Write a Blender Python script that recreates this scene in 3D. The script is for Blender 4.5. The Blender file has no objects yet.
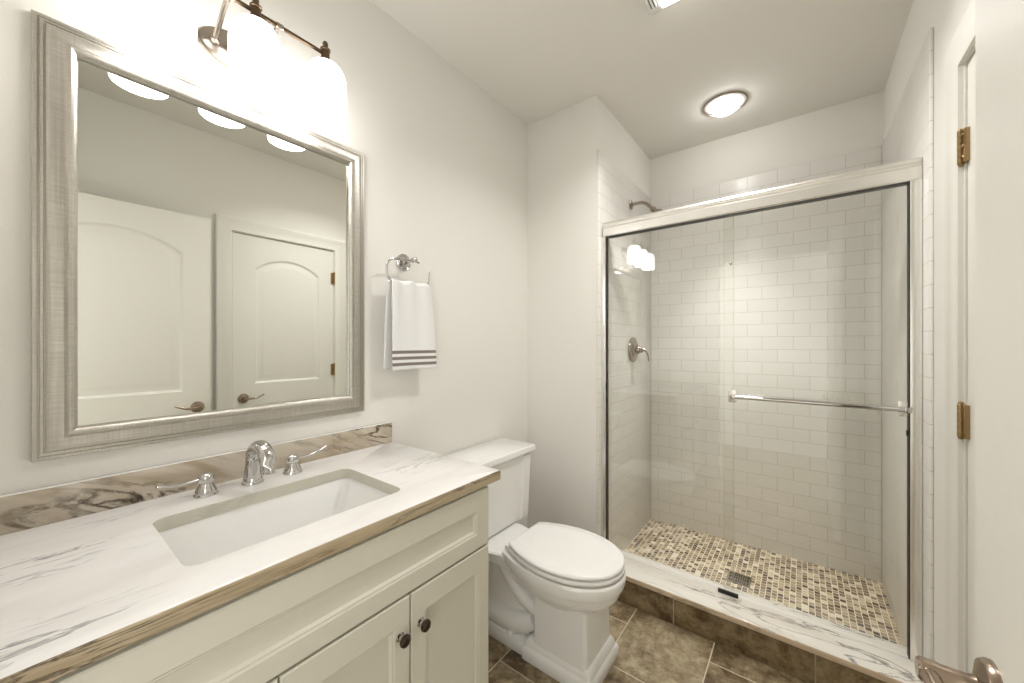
import bpy, bmesh, math, random
from mathutils import Vector, Matrix
R = math.radians
PI = math.pi
SC = bpy.context.scene
COL = SC.collection

# ------------------------------------------------------------------ camera, world, exposure
cam_d = bpy.data.cameras.new('camera')
cam_d.sensor_width = 36.0
cam_d.lens = 377.0/1024*36.0
cam_d.shift_y = 2.0/1024
cam_d.clip_start = 0.02
cam = bpy.data.objects.new('camera', cam_d)
COL.objects.link(cam)
cam.location = (0, 0, 1.29)
cam.rotation_euler = (R(90), 0, math.atan(290/377.0))
SC.camera = cam

world = bpy.data.worlds.new('world')
SC.world = world
world.use_nodes = True
world.node_tree.nodes['Background'].inputs[0].default_value = (1.0, 1.0, 0.985, 1)
world.node_tree.nodes['Background'].inputs[1].default_value = 1.6

SC.view_settings.view_transform = 'Standard'
SC.view_settings.look = 'None'
SC.view_settings.gamma = 1
SC.view_settings.use_curve_mapping = False
SC.view_settings.exposure = 0.74

SHADE_E = 4.3        # vanity lamp shades
SHOWER_E = 15.0       # ceiling light in the shower
FAN_E = 6.0          # lens of the exhaust fan

# the bulbs of the two ceiling fixtures shine downwards through their lenses
def bulb(name, loc, size, power, spread):
    d = bpy.data.lights.new(name, 'AREA'); d.shape = 'DISK'; d.size = size; d.energy = power; d.color = (1.0, 0.985, 0.97); d.spread = R(spread)
    o = bpy.data.objects.new(name, d); COL.objects.link(o); o.location = loc
bulb('shower_bulb', (-0.347, 2.432, 2.590), 0.15, 2.2, 56)
bulb('fan_bulb', (-0.345, 1.438, 2.618), 0.19, 5.6, 134)

# ------------------------------------------------------------------ helpers
def srgb(r, g, b):
    def f(v):
        v /= 255.0
        return v/12.92 if v <= 0.04045 else ((v+0.055)/1.055)**2.4
    return (f(r), f(g), f(b), 1)

class MB:
    def __init__(self):
        self.bm = bmesh.new()
    def box(self, x0, x1, y0, y1, z0, z1, bev=0, seg=2, mi=0):
        b = bmesh.new()
        bmesh.ops.create_cube(b, size=1)
        for v in b.verts:
            v.co = Vector(((x0+x1)/2+v.co.x*(x1-x0), (y0+y1)/2+v.co.y*(y1-y0), (z0+z1)/2+v.co.z*(z1-z0)))
        if bev:
            bmesh.ops.bevel(b, geom=b.edges[:], offset=bev, segments=seg, profile=0.5, affect='EDGES')
        self.merge(b, mi)
        return self
    def merge(self, b, mi=0):
        mp = {v: self.bm.verts.new(v.co) for v in b.verts}
        for f in b.faces:
            try:
                nf = self.bm.faces.new([mp[v] for v in f.verts])
                nf.material_index = mi if mi else f.material_index
            except ValueError:
                pass
        b.free()
    def rings(self, rings, close=True, cap0=True, cap1=True, mi=0):
        """rings: lists of 3D points of equal length, joined one to the next"""
        vr = [[self.bm.verts.new(p) for p in r] for r in rings]
        n = len(vr[0])
        for a, b in zip(vr[:-1], vr[1:]):
            for i in range(n if close else n-1):
                j = (i+1) % n
                f = self.bm.faces.new((a[i], a[j], b[j], b[i])); f.material_index = mi
        if cap0:
            f = self.bm.faces.new(vr[0][::-1]); f.material_index = mi
        if cap1:
            f = self.bm.faces.new(vr[-1]); f.material_index = mi
        return self
    def lathe(self, prof, origin=(0, 0, 0), axis=(0, 0, 1), n=32, caps=True, mi=0):
        """prof: (radius, distance along the axis)"""
        o = Vector(origin); a = Vector(axis).normalized()
        q = a.to_track_quat('Z', 'Y')
        rr = []
        for r, h in prof:
            rr.append([o + q @ Vector((max(r, 1e-4)*math.cos(2*PI*i/n), max(r, 1e-4)*math.sin(2*PI*i/n), h)) for i in range(n)])
        return self.rings(rr, True, caps, caps, mi)
    def tube(self, pts, rad, n=12, caps=True, flat=1.0, up=(0, 0, 1), closed=False):
        P = [Vector(p) for p in pts]; m = len(P)
        if not hasattr(rad, '__len__'): rad = [rad]*m
        if not hasattr(flat, '__len__'): flat = [flat]*m
        rr = []
        for i, p in enumerate(P):
            if closed: t = (P[(i+1) % m]-P[i-1]).normalized()
            else: t = (P[min(i+1, m-1)]-P[max(i-1, 0)]).normalized()
            u = Vector(up)
            if abs(t.dot(u)) > 0.97: u = Vector((0, 1, 0)) if abs(t.y) < 0.9 else Vector((1, 0, 0))
            s = t.cross(u).normalized(); w = s.cross(t).normalized()
            rr.append([p + s*(rad[i]*math.cos(2*PI*k/n)) + w*(rad[i]*flat[i]*math.sin(2*PI*k/n)) for k in range(n)])
        if closed: rr.append(rr[0]); return self.rings(rr, True, False, False)
        return self.rings(rr, True, caps, caps)
    def build(self, name, mat, parent=None, smooth=True, ang=35, kind=None):
        bm = self.bm
        bmesh.ops.remove_doubles(bm, verts=bm.verts[:], dist=1e-6)
        bmesh.ops.recalc_face_normals(bm, faces=bm.faces[:])
        me = bpy.data.meshes.new(name)
        bm.to_mesh(me); bm.free()
        for m in (mat if isinstance(mat, (list, tuple)) else [mat]):
            me.materials.append(m)
        if smooth:
            me.shade_smooth(); me.set_sharp_from_angle(angle=R(ang))
        o = bpy.data.objects.new(name, me); COL.objects.link(o)
        if parent is not None:
            o.parent = parent
            top = parent
            off = Vector(parent.location)
            while top.parent: top = top.parent; off += Vector(top.location)
            o.location = -off          # meshes are written in world coordinates
        if kind: o['kind'] = kind
        return o

def thing(name, label, cat, loc, group=None):
    o = bpy.data.objects.new(name, None); COL.objects.link(o)
    o.empty_display_size = 0.05
    o.location = loc
    o['label'] = label; o['category'] = cat
    if group: o['group'] = group
    return o
def tag(o, label, cat, group=None):
    o['label'] = label; o['category'] = cat
    if group: o['group'] = group
    return o
def struct(name, mb, mat, **k):
    return mb.build(name, mat, kind='structure', **k)

def rrect(x0, x1, y0, y1, r, n=6):
    pts = []
    for cx, cy, a0 in ((x1-r, y1-r, 0), (x0+r, y1-r, 90), (x0+r, y0+r, 180), (x1-r, y0+r, 270)):
        for i in range(n+1):
            a = R(a0+90*i/n)
            pts.append((cx+r*math.cos(a), cy+r*math.sin(a)))
    return pts

def fill_with_holes(bm, loops, mi=0):
    """loops of 3D points in one plane: the first is the outline, the others holes"""
    es = []
    for lp in loops:
        vs = [bm.verts.new(p) for p in lp]
        for i in range(len(vs)):
            es.append(bm.edges.new((vs[i], vs[(i+1) % len(vs)])))
    g = bmesh.ops.triangle_fill(bm, use_beauty=True, use_dissolve=False, edges=es)
    for f in g['geom']:
        if isinstance(f, bmesh.types.BMFace): f.material_index = mi

# ------------------------------------------------------------------ materials
def new_mat(name):
    m = bpy.data.materials.new(name); m.use_nodes = True
    nt = m.node_tree
    return m, nt, nt.nodes['Principled BSDF']
def N(nt, t, **k):
    n = nt.nodes.new(t)
    for a, b in k.items(): setattr(n, a, b)
    return n
def L(nt, a, b): nt.links.new(a, b)
def math_node(nt, op, a, b=None, clamp=False):
    n = N(nt, 'ShaderNodeMath', operation=op); n.use_clamp = clamp
    for i, v in enumerate((a, b)):
        if v is None: continue
        if isinstance(v, (int, float)): n.inputs[i].default_value = v
        else: L(nt, v, n.inputs[i])
    return n.outputs[0]
def ramp(nt, fac, stops, interp='LINEAR'):
    r = N(nt, 'ShaderNodeValToRGB'); cr = r.color_ramp; cr.interpolation = interp
    while len(cr.elements) < len(stops): cr.elements.new(0.5)
    for e, (p, c) in zip(cr.elements, stops): e.position = p; e.color = c
    L(nt, fac, r.inputs[0]); return r.outputs[0]
def noise(nt, vec, scale, detail=4, rough=0.55, dist=0.0):
    n = N(nt, 'ShaderNodeTexNoise'); n.inputs['Scale'].default_value = scale
    n.inputs['Detail'].default_value = detail; n.inputs['Roughness'].default_value = rough
    n.inputs['Distortion'].default_value = dist
    if vec is not None: L(nt, vec, n.inputs['Vector'])
    return n.outputs['Fac']
def objco(nt): return N(nt, 'ShaderNodeTexCoord').outputs['Object']
def mapping(nt, vec, scale=(1, 1, 1), loc=(0, 0, 0), rot=(0, 0, 0)):
    m = N(nt, 'ShaderNodeMapping'); L(nt, vec, m.inputs['Vector'])
    m.inputs['Scale'].default_value = scale; m.inputs['Location'].default_value = loc; m.inputs['Rotation'].default_value = rot
    return m.outputs[0]
def mixc(nt, fac, a, b, mode='MIX'):
    n = N(nt, 'ShaderNodeMix', data_type='RGBA', blend_type=mode)
    if isinstance(fac, (int, float)): n.inputs[0].default_value = fac
    else: L(nt, fac, n.inputs[0])
    for i, v in ((6, a), (7, b)):
        if isinstance(v, tuple): n.inputs[i].default_value = v
        else: L(nt, v, n.inputs[i])
    return n.outputs[2]
def bump(nt, p, h, strength=0.2, dist=0.002):
    b = N(nt, 'ShaderNodeBump'); b.inputs['Strength'].default_value = strength; b.inputs['Distance'].default_value = dist
    L(nt, h, b.inputs['Height']); L(nt, b.outputs[0], p.inputs['Normal'])

def plain(name, col, rough=0.5, metal=0.0, bumpy=0.0, bscale=60, spec=None, var=0.02):
    m, nt, p = new_mat(name)
    co = objco(nt)
    nz = noise(nt, co, bscale, 3)
    c2 = tuple(max(0, v*(1-var*2)) for v in col[:3])+(1,)
    L(nt, mixc(nt, nz, c2, col), p.inputs['Base Color'])
    p.inputs['Roughness'].default_value = rough; p.inputs['Metallic'].default_value = metal
    if spec is not None: p.inputs['Specular IOR Level'].default_value = spec
    if bumpy: bump(nt, p, nz, bumpy, 0.001)
    return m
def emit(name, col, strength):
    m, nt, p = new_mat(name)
    p.inputs['Base Color'].default_value = col
    p.inputs['Roughness'].default_value = 0.3
    p.inputs['Emission Color'].default_value = col
    p.inputs['Emission Strength'].default_value = strength
    return m

M = {}
M['paint'] = plain('wall_paint', (0.85, 0.828, 0.775, 1), 0.75, bumpy=0.08, bscale=220)
M['ceil'] = plain('ceiling_paint', (0.85, 0.825, 0.77, 1), 0.85, bumpy=0.08, bscale=220)
M['trim'] = plain('white_trim_paint', (0.84, 0.82, 0.76, 1), 0.38)
M['cabinet'] = plain('cream_cabinet_paint', (0.62, 0.59, 0.49, 1), 0.38)
M['porcelain'] = plain('white_porcelain', (0.91, 0.90, 0.87, 1), 0.08)
M['lid'] = plain('white_seat_plastic', (0.90, 0.89, 0.865, 1), 0.16)
M['chrome'] = plain('chrome', (0.60, 0.59, 0.575, 1), 0.05, 1.0)
M['brushed'] = plain('brushed_aluminium', (0.90, 0.88, 0.84, 1), 0.26, 0.85)
M['track'] = plain('pale_track_plastic', (0.74, 0.71, 0.65, 1), 0.4)
M['nickel'] = plain('satin_nickel', (0.40, 0.35, 0.30, 1), 0.22, 1.0)
M['lever'] = plain('warm_antique_nickel', (0.38, 0.30, 0.235, 1), 0.22, 1.0)
M['bronze'] = plain('dark_bronze', (0.15, 0.105, 0.065, 1), 0.3, 1.0)
M['hinge'] = plain('antique_brass', (0.36, 0.245, 0.12, 1), 0.3, 1.0)
M['black'] = plain('flat_black', (0.012, 0.011, 0.01, 1), 0.5)
M['dark'] = plain('dark_gap', (0.05, 0.045, 0.038, 1), 0.7)
M['slot'] = plain('shaded_slot_grey', (0.22, 0.21, 0.18, 1), 0.7)
M['grout'] = plain('cream_grout', srgb(205, 195, 172), 0.85)
M['white_plastic'] = plain('white_plastic', (0.86, 0.85, 0.82, 1), 0.35)
M['knob_dark'] = plain('dark_knob_metal', (0.10, 0.075, 0.06, 1), 0.2, 1.0)
M['shade'] = emit('glowing_opal_glass', (1.0, 0.985, 0.975, 1), SHADE_E)
M['shower_lens'] = emit('glowing_shower_lens', (1.0, 0.985, 0.975, 1), SHOWER_E)
M['fan_lens'] = emit('glowing_fan_lens', (1.0, 0.97, 0.92, 1), FAN_E)

def mirror_mat():
    m, nt, p = new_mat('silvered_mirror')
    p.inputs['Base Color'].default_value = (0.86, 0.875, 0.83, 1)
    p.inputs['Metallic'].default_value = 1; p.inputs['Roughness'].default_value = 0.0
    return m
M['mirror'] = mirror_mat()

def silver_frame():
    m, nt, p = new_mat('brushed_silver_leaf')
    co = objco(nt)
    a = noise(nt, mapping(nt, co, (300, 6, 300)), 1.0, 3)
    b = noise(nt, mapping(nt, co, (300, 300, 6)), 1.0, 3)
    f = math_node(nt, 'MULTIPLY', a, b)
    L(nt, ramp(nt, f, [(0.1, srgb(178, 173, 164)), (0.42, srgb(206, 202, 193))]), p.inputs['Base Color'])
    p.inputs['Metallic'].default_value = 0.85; p.inputs['Roughness'].default_value = 0.36
    bump(nt, p, f, 0.06, 0.0004)
    return m
M['frame'] = silver_frame()

def glass_mat():
    m = bpy.data.materials.new('clear_shower_glass'); m.use_nodes = True
    nt = m.node_tree; nt.nodes.remove(nt.nodes['Principled BSDF'])
    out = nt.nodes['Material Output']
    lw = N(nt, 'ShaderNodeLayerWeight'); lw.inputs['Blend'].default_value = 0.5
    p5 = math_node(nt, 'POWER', lw.outputs['Facing'], 5.0)
    f = math_node(nt, 'ADD', math_node(nt, 'MULTIPLY', p5, 0.945), 0.055)
    tr = N(nt, 'ShaderNodeBsdfTransparent'); tr.inputs[0].default_value = (0.972, 0.978, 0.968, 1)
    gl = N(nt, 'ShaderNodeBsdfGlossy'); gl.inputs['Roughness'].default_value = 0.0
    gl.inputs['Color'].default_value = (1, 1, 1, 1)
    mx = N(nt, 'ShaderNodeMixShader')
    L(nt, f, mx.inputs[0]); L(nt, tr.outputs[0], mx.inputs[1]); L(nt, gl.outputs[0], mx.inputs[2])
    L(nt, mx.outputs[0], out.inputs['Surface'])
    return m
M['glass'] = glass_mat()
M['glass_edge'] = plain('green_grey_glass_edge', srgb(150, 152, 142), 0.25)

def brick(nt, vec, bw, rh, mortar, smooth=0.1, off=0.5):
    b = N(nt, 'ShaderNodeTexBrick'); b.offset = off; b.offset_frequency = 2
    L(nt, vec, b.inputs['Vector'])
    b.inputs['Color1'].default_value = (0, 0, 0, 1); b.inputs['Color2'].default_value = (1, 1, 1, 1)
    b.inputs['Mortar'].default_value = (0.5, 0.5, 0.5, 1)
    b.inputs['Scale'].default_value = 1; b.inputs['Mortar Size'].default_value = mortar
    b.inputs['Mortar Smooth'].default_value = smooth; b.inputs['Bias'].default_value = 0
    b.inputs['Brick Width'].default_value = bw; b.inputs['Row Height'].default_value = rh
    return b
PITCH, COURSE0 = 0.0785, 1.489
def subway(name, axis, u0):
    m, nt, p = new_mat(name)
    s = N(nt, 'ShaderNodeSeparateXYZ'); L(nt, objco(nt), s.inputs[0])
    c = N(nt, 'ShaderNodeCombineXYZ')
    L(nt, math_node(nt, 'SUBTRACT', s.outputs[axis], u0), c.inputs[0])
    L(nt, math_node(nt, 'SUBTRACT', s.outputs[2], COURSE0), c.inputs[1])
    b = brick(nt, c.outputs[0], PITCH*2, PITCH, 0.0011, 0.2)
    t = ramp(nt, b.outputs['Color'], [(0, (0.85, 0.83, 0.785, 1)), (1, (0.88, 0.86, 0.82, 1))])
    L(nt, mixc(nt, b.outputs['Fac'], t, srgb(196, 189, 175)), p.inputs['Base Color'])
    L(nt, math_node(nt, 'ADD', math_node(nt, 'MULTIPLY', b.outputs['Fac'], 0.5), 0.27), p.inputs['Roughness'])
    p.inputs['Specular IOR Level'].default_value = 0.32
    big = noise(nt, objco(nt), 14, 2)
    h = math_node(nt, 'ADD', math_node(nt, 'SUBTRACT', 1.0, b.outputs['Fac']), math_node(nt, 'MULTIPLY', big, 0.5))
    bump(nt, p, h, 0.4, 0.0009)
    return m
M['tile_x'] = subway('white_subway_tile_back', 0, 0.037+PITCH)
M['tile_y'] = subway('white_subway_tile_side', 1, 2.82)

def stone_color(nt, co, seed=0.0):
    v = mapping(nt, co, (1, 1, 1), (seed, seed*0.7, seed*1.3))
    a = noise(nt, v, 6.5, 10, 0.74, 0.4)
    b = noise(nt, v, 34, 6, 0.75, 0.3)
    c = noise(nt, v, 2.2, 3, 0.5)
    f = math_node(nt, 'ADD', math_node(nt, 'MULTIPLY', a, 0.6), math_node(nt, 'ADD', math_node(nt, 'MULTIPLY', b, 0.25), math_node(nt, 'MULTIPLY', c, 0.2)))
    col = ramp(nt, f, [(0.40, srgb(66, 52, 36)), (0.47, srgb(114, 96, 70)), (0.53, srgb(152, 136, 108)), (0.59, srgb(184, 170, 142)), (0.68, srgb(206, 195, 172))])
    return col, f, b
def floor_tile():
    m, nt, p = new_mat('brown_stone_floor_tile')
    co = objco(nt)
    s = N(nt, 'ShaderNodeSeparateXYZ'); L(nt, co, s.inputs[0])
    c = N(nt, 'ShaderNodeCombineXYZ')
    L(nt, math_node(nt, 'SUBTRACT', s.outputs[1], 1.70), c.inputs[0])
    L(nt, math_node(nt, 'ADD', s.outputs[0], 0.637), c.inputs[1])
    b = brick(nt, c.outputs[0], 0.514, 0.338, 0.0024, 0.1)
    # every tile samples another patch of the stone
    off = N(nt, 'ShaderNodeVectorMath', operation='MULTIPLY_ADD')
    L(nt, b.outputs['Color'], off.inputs[0]); off.inputs[1].default_value = (7, 5, 3); L(nt, co, off.inputs[2])
    col, f, fine = stone_color(nt, off.outputs[0])
    tint = ramp(nt, b.outputs['Color'], [(0, (0.80, 0.78, 0.75, 1)), (1, (1.05, 1.05, 1.05, 1))])
    col = mixc(nt, 1.0, col, tint, 'MULTIPLY')
    L(nt, mixc(nt, b.outputs['Fac'], col, srgb(204, 194, 168)), p.inputs['Base Color'])
    L(nt, math_node(nt, 'ADD', math_node(nt, 'MULTIPLY', b.outputs['Fac'], 0.5), 0.34), p.inputs['Roughness'])
    h = math_node(nt, 'ADD', math_node(nt, 'MULTIPLY', math_node(nt, 'SUBTRACT', 1.0, b.outputs['Fac']), 1.0), math_node(nt, 'MULTIPLY', fine, 0.5))
    bump(nt, p, h, 0.4, 0.0016)
    return m
M['floor'] = floor_tile()
def curb_tile():
    m, nt, p = new_mat('brown_stone_curb_tile')
    col, f, fine = stone_color(nt, objco(nt), 3.1)
    L(nt, mixc(nt, 1.0, col, (0.66, 0.60, 0.52, 1), 'MULTIPLY'), p.inputs['Base Color'])
    p.inputs['Roughness'].default_value = 0.36
    bump(nt, p, fine, 0.3, 0.0016)
    return m
M['curb_tile'] = curb_tile()
def mosaic():
    m, nt, p = new_mat('tan_stone_mosaic')
    co = objco(nt)
    s = N(nt, 'ShaderNodeSeparateXYZ'); L(nt, co, s.inputs[0])
    c = N(nt, 'ShaderNodeCombineXYZ'); L(nt, s.outputs[1], c.inputs[0]); L(nt, s.outputs[0], c.inputs[1])
    b = brick(nt, c.outputs[0], 0.0272, 0.0250, 0.0017, 0.15)
    tile = ramp(nt, b.outputs['Color'], [(0.0, srgb(80, 62, 44)), (0.10, srgb(122, 100, 74)), (0.28, srgb(150, 130, 100)), (0.48, srgb(182, 164, 134)), (0.66, srgb(204, 188, 160)), (0.80, srgb(164, 146, 118)), (0.92, srgb(222, 210, 186))], 'CONSTANT')
    nz = noise(nt, co, 90, 5)
    tile = mixc(nt, 0.5, tile, ramp(nt, nz, [(0.3, (0.72, 0.70, 0.67, 1)), (0.7, (1.2, 1.2, 1.2, 1))]), 'MULTIPLY')
    L(nt, mixc(nt, b.outputs['Fac'], tile, srgb(232, 224, 206)), p.inputs['Base Color'])
    L(nt, math_node(nt, 'ADD', math_node(nt, 'MULTIPLY', b.outputs['Fac'], 0.5), 0.32), p.inputs['Roughness'])
    bump(nt, p, math_node(nt, 'SUBTRACT', 1.0, b.outputs['Fac']), 0.4, 0.001)
    return m
M['mosaic'] = mosaic()

def marble(name, base, cloud, vein, axis_scale, vein_w=0.035, vein_amt=0.8, cloud_amt=0.5, rough=0.12, seed=0.0, rot=(0, 0, 0), gate=(0.46, 0.60)):
    """veins drawn out along one axis, broken up by a mask"""
    m, nt, p = new_mat(name)
    co = mapping(nt, objco(nt), (1, 1, 1), (seed, seed, seed), rot)
    v = mapping(nt, co, axis_scale)
    n1 = noise(nt, v, 1.0, 6, 0.6, 0.9)
    ridge = math_node(nt, 'ABSOLUTE', math_node(nt, 'SUBTRACT', n1, 0.5))
    line = ramp(nt, ridge, [(0.0, (1, 1, 1, 1)), (vein_w*0.35, (0.75, 0.75, 0.75, 1)), (vein_w, (0, 0, 0, 1))])
    gate_n = noise(nt, mapping(nt, co, tuple(a*0.45 for a in axis_scale), (4.1, 2.2, 0.4)), 1.0, 3, 0.6)
    g = ramp(nt, gate_n, [(gate[0], (0, 0, 0, 1)), (gate[1], (1, 1, 1, 1))])
    fine = noise(nt, co, 38, 4, 0.65)
    lf = math_node(nt, 'MULTIPLY', math_node(nt, 'MULTIPLY', line, g), math_node(nt, 'ADD', math_node(nt, 'MULTIPLY', fine, 0.9), 0.35))
    lf = math_node(nt, 'MULTIPLY', lf, vein_amt, True)
    cl = noise(nt, mapping(nt, co, tuple(a*0.8 for a in axis_scale), (1.7, 0.3, 2.9)), 1.0, 5, 0.6, 0.5)
    cf = math_node(nt, 'MULTIPLY', ramp(nt, cl, [(0.42, (0, 0, 0, 1)), (0.68, (1, 1, 1, 1))]), cloud_amt)
    c = mixc(nt, cf, base, cloud)
    L(nt, mixc(nt, lf, c, vein), p.inputs['Base Color'])
    p.inputs['Roughness'].default_value = rough
    return m
M['marble'] = marble('white_veined_marble', (0.87, 0.855, 0.83, 1), srgb(206, 202, 196), srgb(112, 112, 116), (16, 3.4, 8), 0.024, 0.85, 0.30, 0.14, 2.9, gate=(0.52, 0.64))
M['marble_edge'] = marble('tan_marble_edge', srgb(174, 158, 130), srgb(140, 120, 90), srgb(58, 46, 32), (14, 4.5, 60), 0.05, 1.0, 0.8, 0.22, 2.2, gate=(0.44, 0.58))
M['marble_splash'] = marble('tan_marble_backsplash', srgb(204, 194, 178), srgb(160, 142, 116), srgb(66, 50, 34), (5, 4.4, 15), 0.045, 1.3, 1.0, 0.2, 1.4, (R(22), 0, 0), (0.44, 0.56))
M['marble_sill'] = marble('white_marble_sill', (0.80, 0.765, 0.70, 1), srgb(204, 192, 174), srgb(98, 92, 86), (2.0, 9, 10), 0.020, 0.9, 0.6, 0.16, 4.6, gate=(0.48, 0.58))
M['marble_sill_edge'] = marble('pink_marble_sill_edge', srgb(216, 196, 170), srgb(190, 164, 134), srgb(124, 104, 84), (3, 12, 12), 0.03, 0.6, 0.7, 0.2, 4.2)

def towel_mat():
    m, nt, p = new_mat('white_terry_with_brown_stripes')
    co = objco(nt)
    s = N(nt, 'ShaderNodeSeparateXYZ'); L(nt, co, s.inputs[0])
    z = s.outputs[2]
    acc = None
    for zc in (1.255, 1.2305, 1.206):
        d = math_node(nt, 'ABSOLUTE', math_node(nt, 'SUBTRACT', z, zc))
        t = math_node(nt, 'LESS_THAN', d, 0.0062)
        acc = t if acc is None else math_node(nt, 'ADD', acc, t, True)
    acc = math_node(nt, 'MULTIPLY', acc, math_node(nt, 'GREATER_THAN', s.outputs[0], -1.293))
    nz = noise(nt, co, 420, 3, 0.7)
    w = ramp(nt, nz, [(0.3, (0.80, 0.79, 0.77, 1)), (0.7, (0.92, 0.91, 0.895, 1))])
    b = ramp(nt, nz, [(0.3, srgb(112, 102, 92)), (0.7, srgb(146, 136, 126))])
    L(nt, mixc(nt, acc, w, b), p.inputs['Base Color'])
    p.inputs['Roughness'].default_value = 0.95
    p.inputs['Sheen Weight'].default_value = 0.25
    bump(nt, p, nz, 0.5, 0.003)
    return m
M['towel'] = towel_mat()

# ------------------------------------------------------------------ room dimensions
XL, XR = -1.355, 0.35           # left wall, right wall
YE, YP, YB = -0.115, 1.918, 2.83  # entry wall, partition face, back wall of the shower
XS = -0.89                      # shower's left wall
ZC = 2.65
TT = 0.010                      # thickness of the wall tile
T = 0.10

# ------------------------------------------------------------------ setting
struct('floor', MB().box(XL-T, XR+T, -1.6, YP, -0.10, 0.0), M['floor'], smooth=False)
struct('ceiling', MB().box(XL-T, XR+T, -1.6, YB+T, ZC, ZC+0.1), M['ceil'], smooth=False)
struct('wall_left', MB().box(XL-T, XL, YE-T, YB+T, 0, ZC), M['paint'], smooth=False)
struct('wall_partition', MB().box(XL, XS, YP, YB+T, 0, ZC), M['paint'], smooth=False)
struct('wall_back', MB().box(XS, XR, YB, YB+T, -0.1, ZC), M['paint'], smooth=False)
DY0, DY1, DZ = 0.862, 1.556, 2.045     # closet doorway in the right wall
mb = MB()
g = 0.0062
mb.box(XR, XR+T, YE-T, DY0-g, 0, ZC); mb.box(XR, XR+T, DY1+g, YB+T, -0.1, ZC); mb.box(XR, XR+T, DY0-g, DY1+g, DZ+g, ZC)
mb.box(XR+T-0.01, XR+T+0.02, DY0-0.02, DY1+0.02, 0, DZ+0.02)      # the closet's dark inside behind the door
struct('wall_right', mb, M['paint'], smooth=False)
EX0, EX1, EZ = -0.63, 0.205, 2.055     # the doorway the photograph is taken from
mb = MB()
mb.box(XL, EX0, YE-T, YE, 0, ZC); mb.box(EX1, XR, YE-T, YE, 0, ZC); mb.box(EX0, EX1, YE-T, YE, EZ, ZC)
struct('wall_entry', mb, M['paint'], smooth=False)
struct('wall_hall', MB().box(XL-T, XR+T, -1.62, -1.52, 0, ZC), M['paint'], smooth=False)

def casing_profile():
    return [(0.0, 0.0), (0.0, 0.012), (0.010, 0.014), (0.022, 0.011), (0.060, 0.015), (0.070, 0.020), (0.080, 0.021), (0.088, 0.016), (0.088, 0.0)]
def casing(name, u0, u1, v1, to3d):
    mb = MB()
    rings = []
    pr = casing_profile()
    for k in range(4):
        ring = []
        for d, h in pr:
            u, v = ((u0-d, 0.0), (u0-d, v1+d), (u1+d, v1+d), (u1+d, 0.0))[k]
            ring.append(to3d(u, v, h))
        rings.append(ring)
    mb.rings(rings, True, True, True)
    return struct(name, mb, M['trim'], ang=25)
casing('trim_1', DY0-0.006, DY1+0.006, DZ+0.006, lambda u, v, h: Vector((XR-h, u, v)))
casing('trim_2', EX0, EX1, EZ, lambda u, v, h: Vector((u, YE+h, v)))
# door jamb linings
mb = MB()
mb.box(XR-0.001, XR+T-0.01, DY0-0.006, DY0, 0, DZ); mb.box(XR-0.001, XR+T-0.01, DY1, DY1+0.006, 0, DZ); mb.box(XR-0.001, XR+T-0.01, DY0-0.006, DY1+0.006, DZ, DZ+0.006)
struct('trim_3', mb, M['trim'], smooth=False)

def base_prof(x0, x1, y0, y1):
    return MB().box(x0, x1, y0, y1, 0.0, 0.10, 0.003)
struct('baseboard_left', base_prof(XL, XL+0.014, 0.90, YP), M['trim'])
struct('baseboard_partition', base_prof(XL+0.014, XS, YP-0.014, YP), M['trim'])
struct('baseboard_right', base_prof(XR-0.014, XR, DY1+0.10, 1.80), M['trim'])

# tiled faces of the shower
TILE_TOP = COURSE0+11*PITCH
struct('wall_tile_back', MB().box(XS+TT, XR-TT, YB-TT, YB, 0.0, TILE_TOP, 0.003), M['tile_x'])
struct('wall_tile_left', MB().box(XS, XS+TT, YP+0.004, YB, 0.0, TILE_TOP, 0.003), M['tile_y'])
struct('wall_tile_right', MB().box(XR-TT, XR, 1.862, YB, 0.0, TILE_TOP, 0.003), M['tile_y'])
struct('shower_floor', MB().box(XS, XR, YP, YB, -0.10, 0.003), M['mosaic'], smooth=False)

# curb under the shower doors
CY0, CY1, CZ0, CZ1 = 1.82, 2.02, 0.124, 0.150
cx0, cx1 = -0.88, XR-TT
mb = MB()
mb.box(cx0, cx1, CY0+0.004, CY1, 0.0, CZ0-0.001, mi=1)
for a, b in ((cx0, -0.469), (-0.465, 0.038), (0.042, cx1)):
    mb.box(a, b, CY0, CY0+0.008, 0.003, CZ0-0.001, 0.001)
curb = struct('shower_curb', mb, [M['curb_tile'], M['grout']])
mb = MB(); mb.box(cx0, cx1, CY0-0.010, CY1+0.006, CZ0, CZ1, 0.004, 3)
for f in mb.bm.faces:
    f.material_index = 1 if f.calc_center_median().y < CY0-0.0095 or f.calc_center_median().z < CZ0+0.003 else 0
sl = mb.build('curb_sill', [M['marble_sill'], M['marble_sill_edge']], curb)

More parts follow.
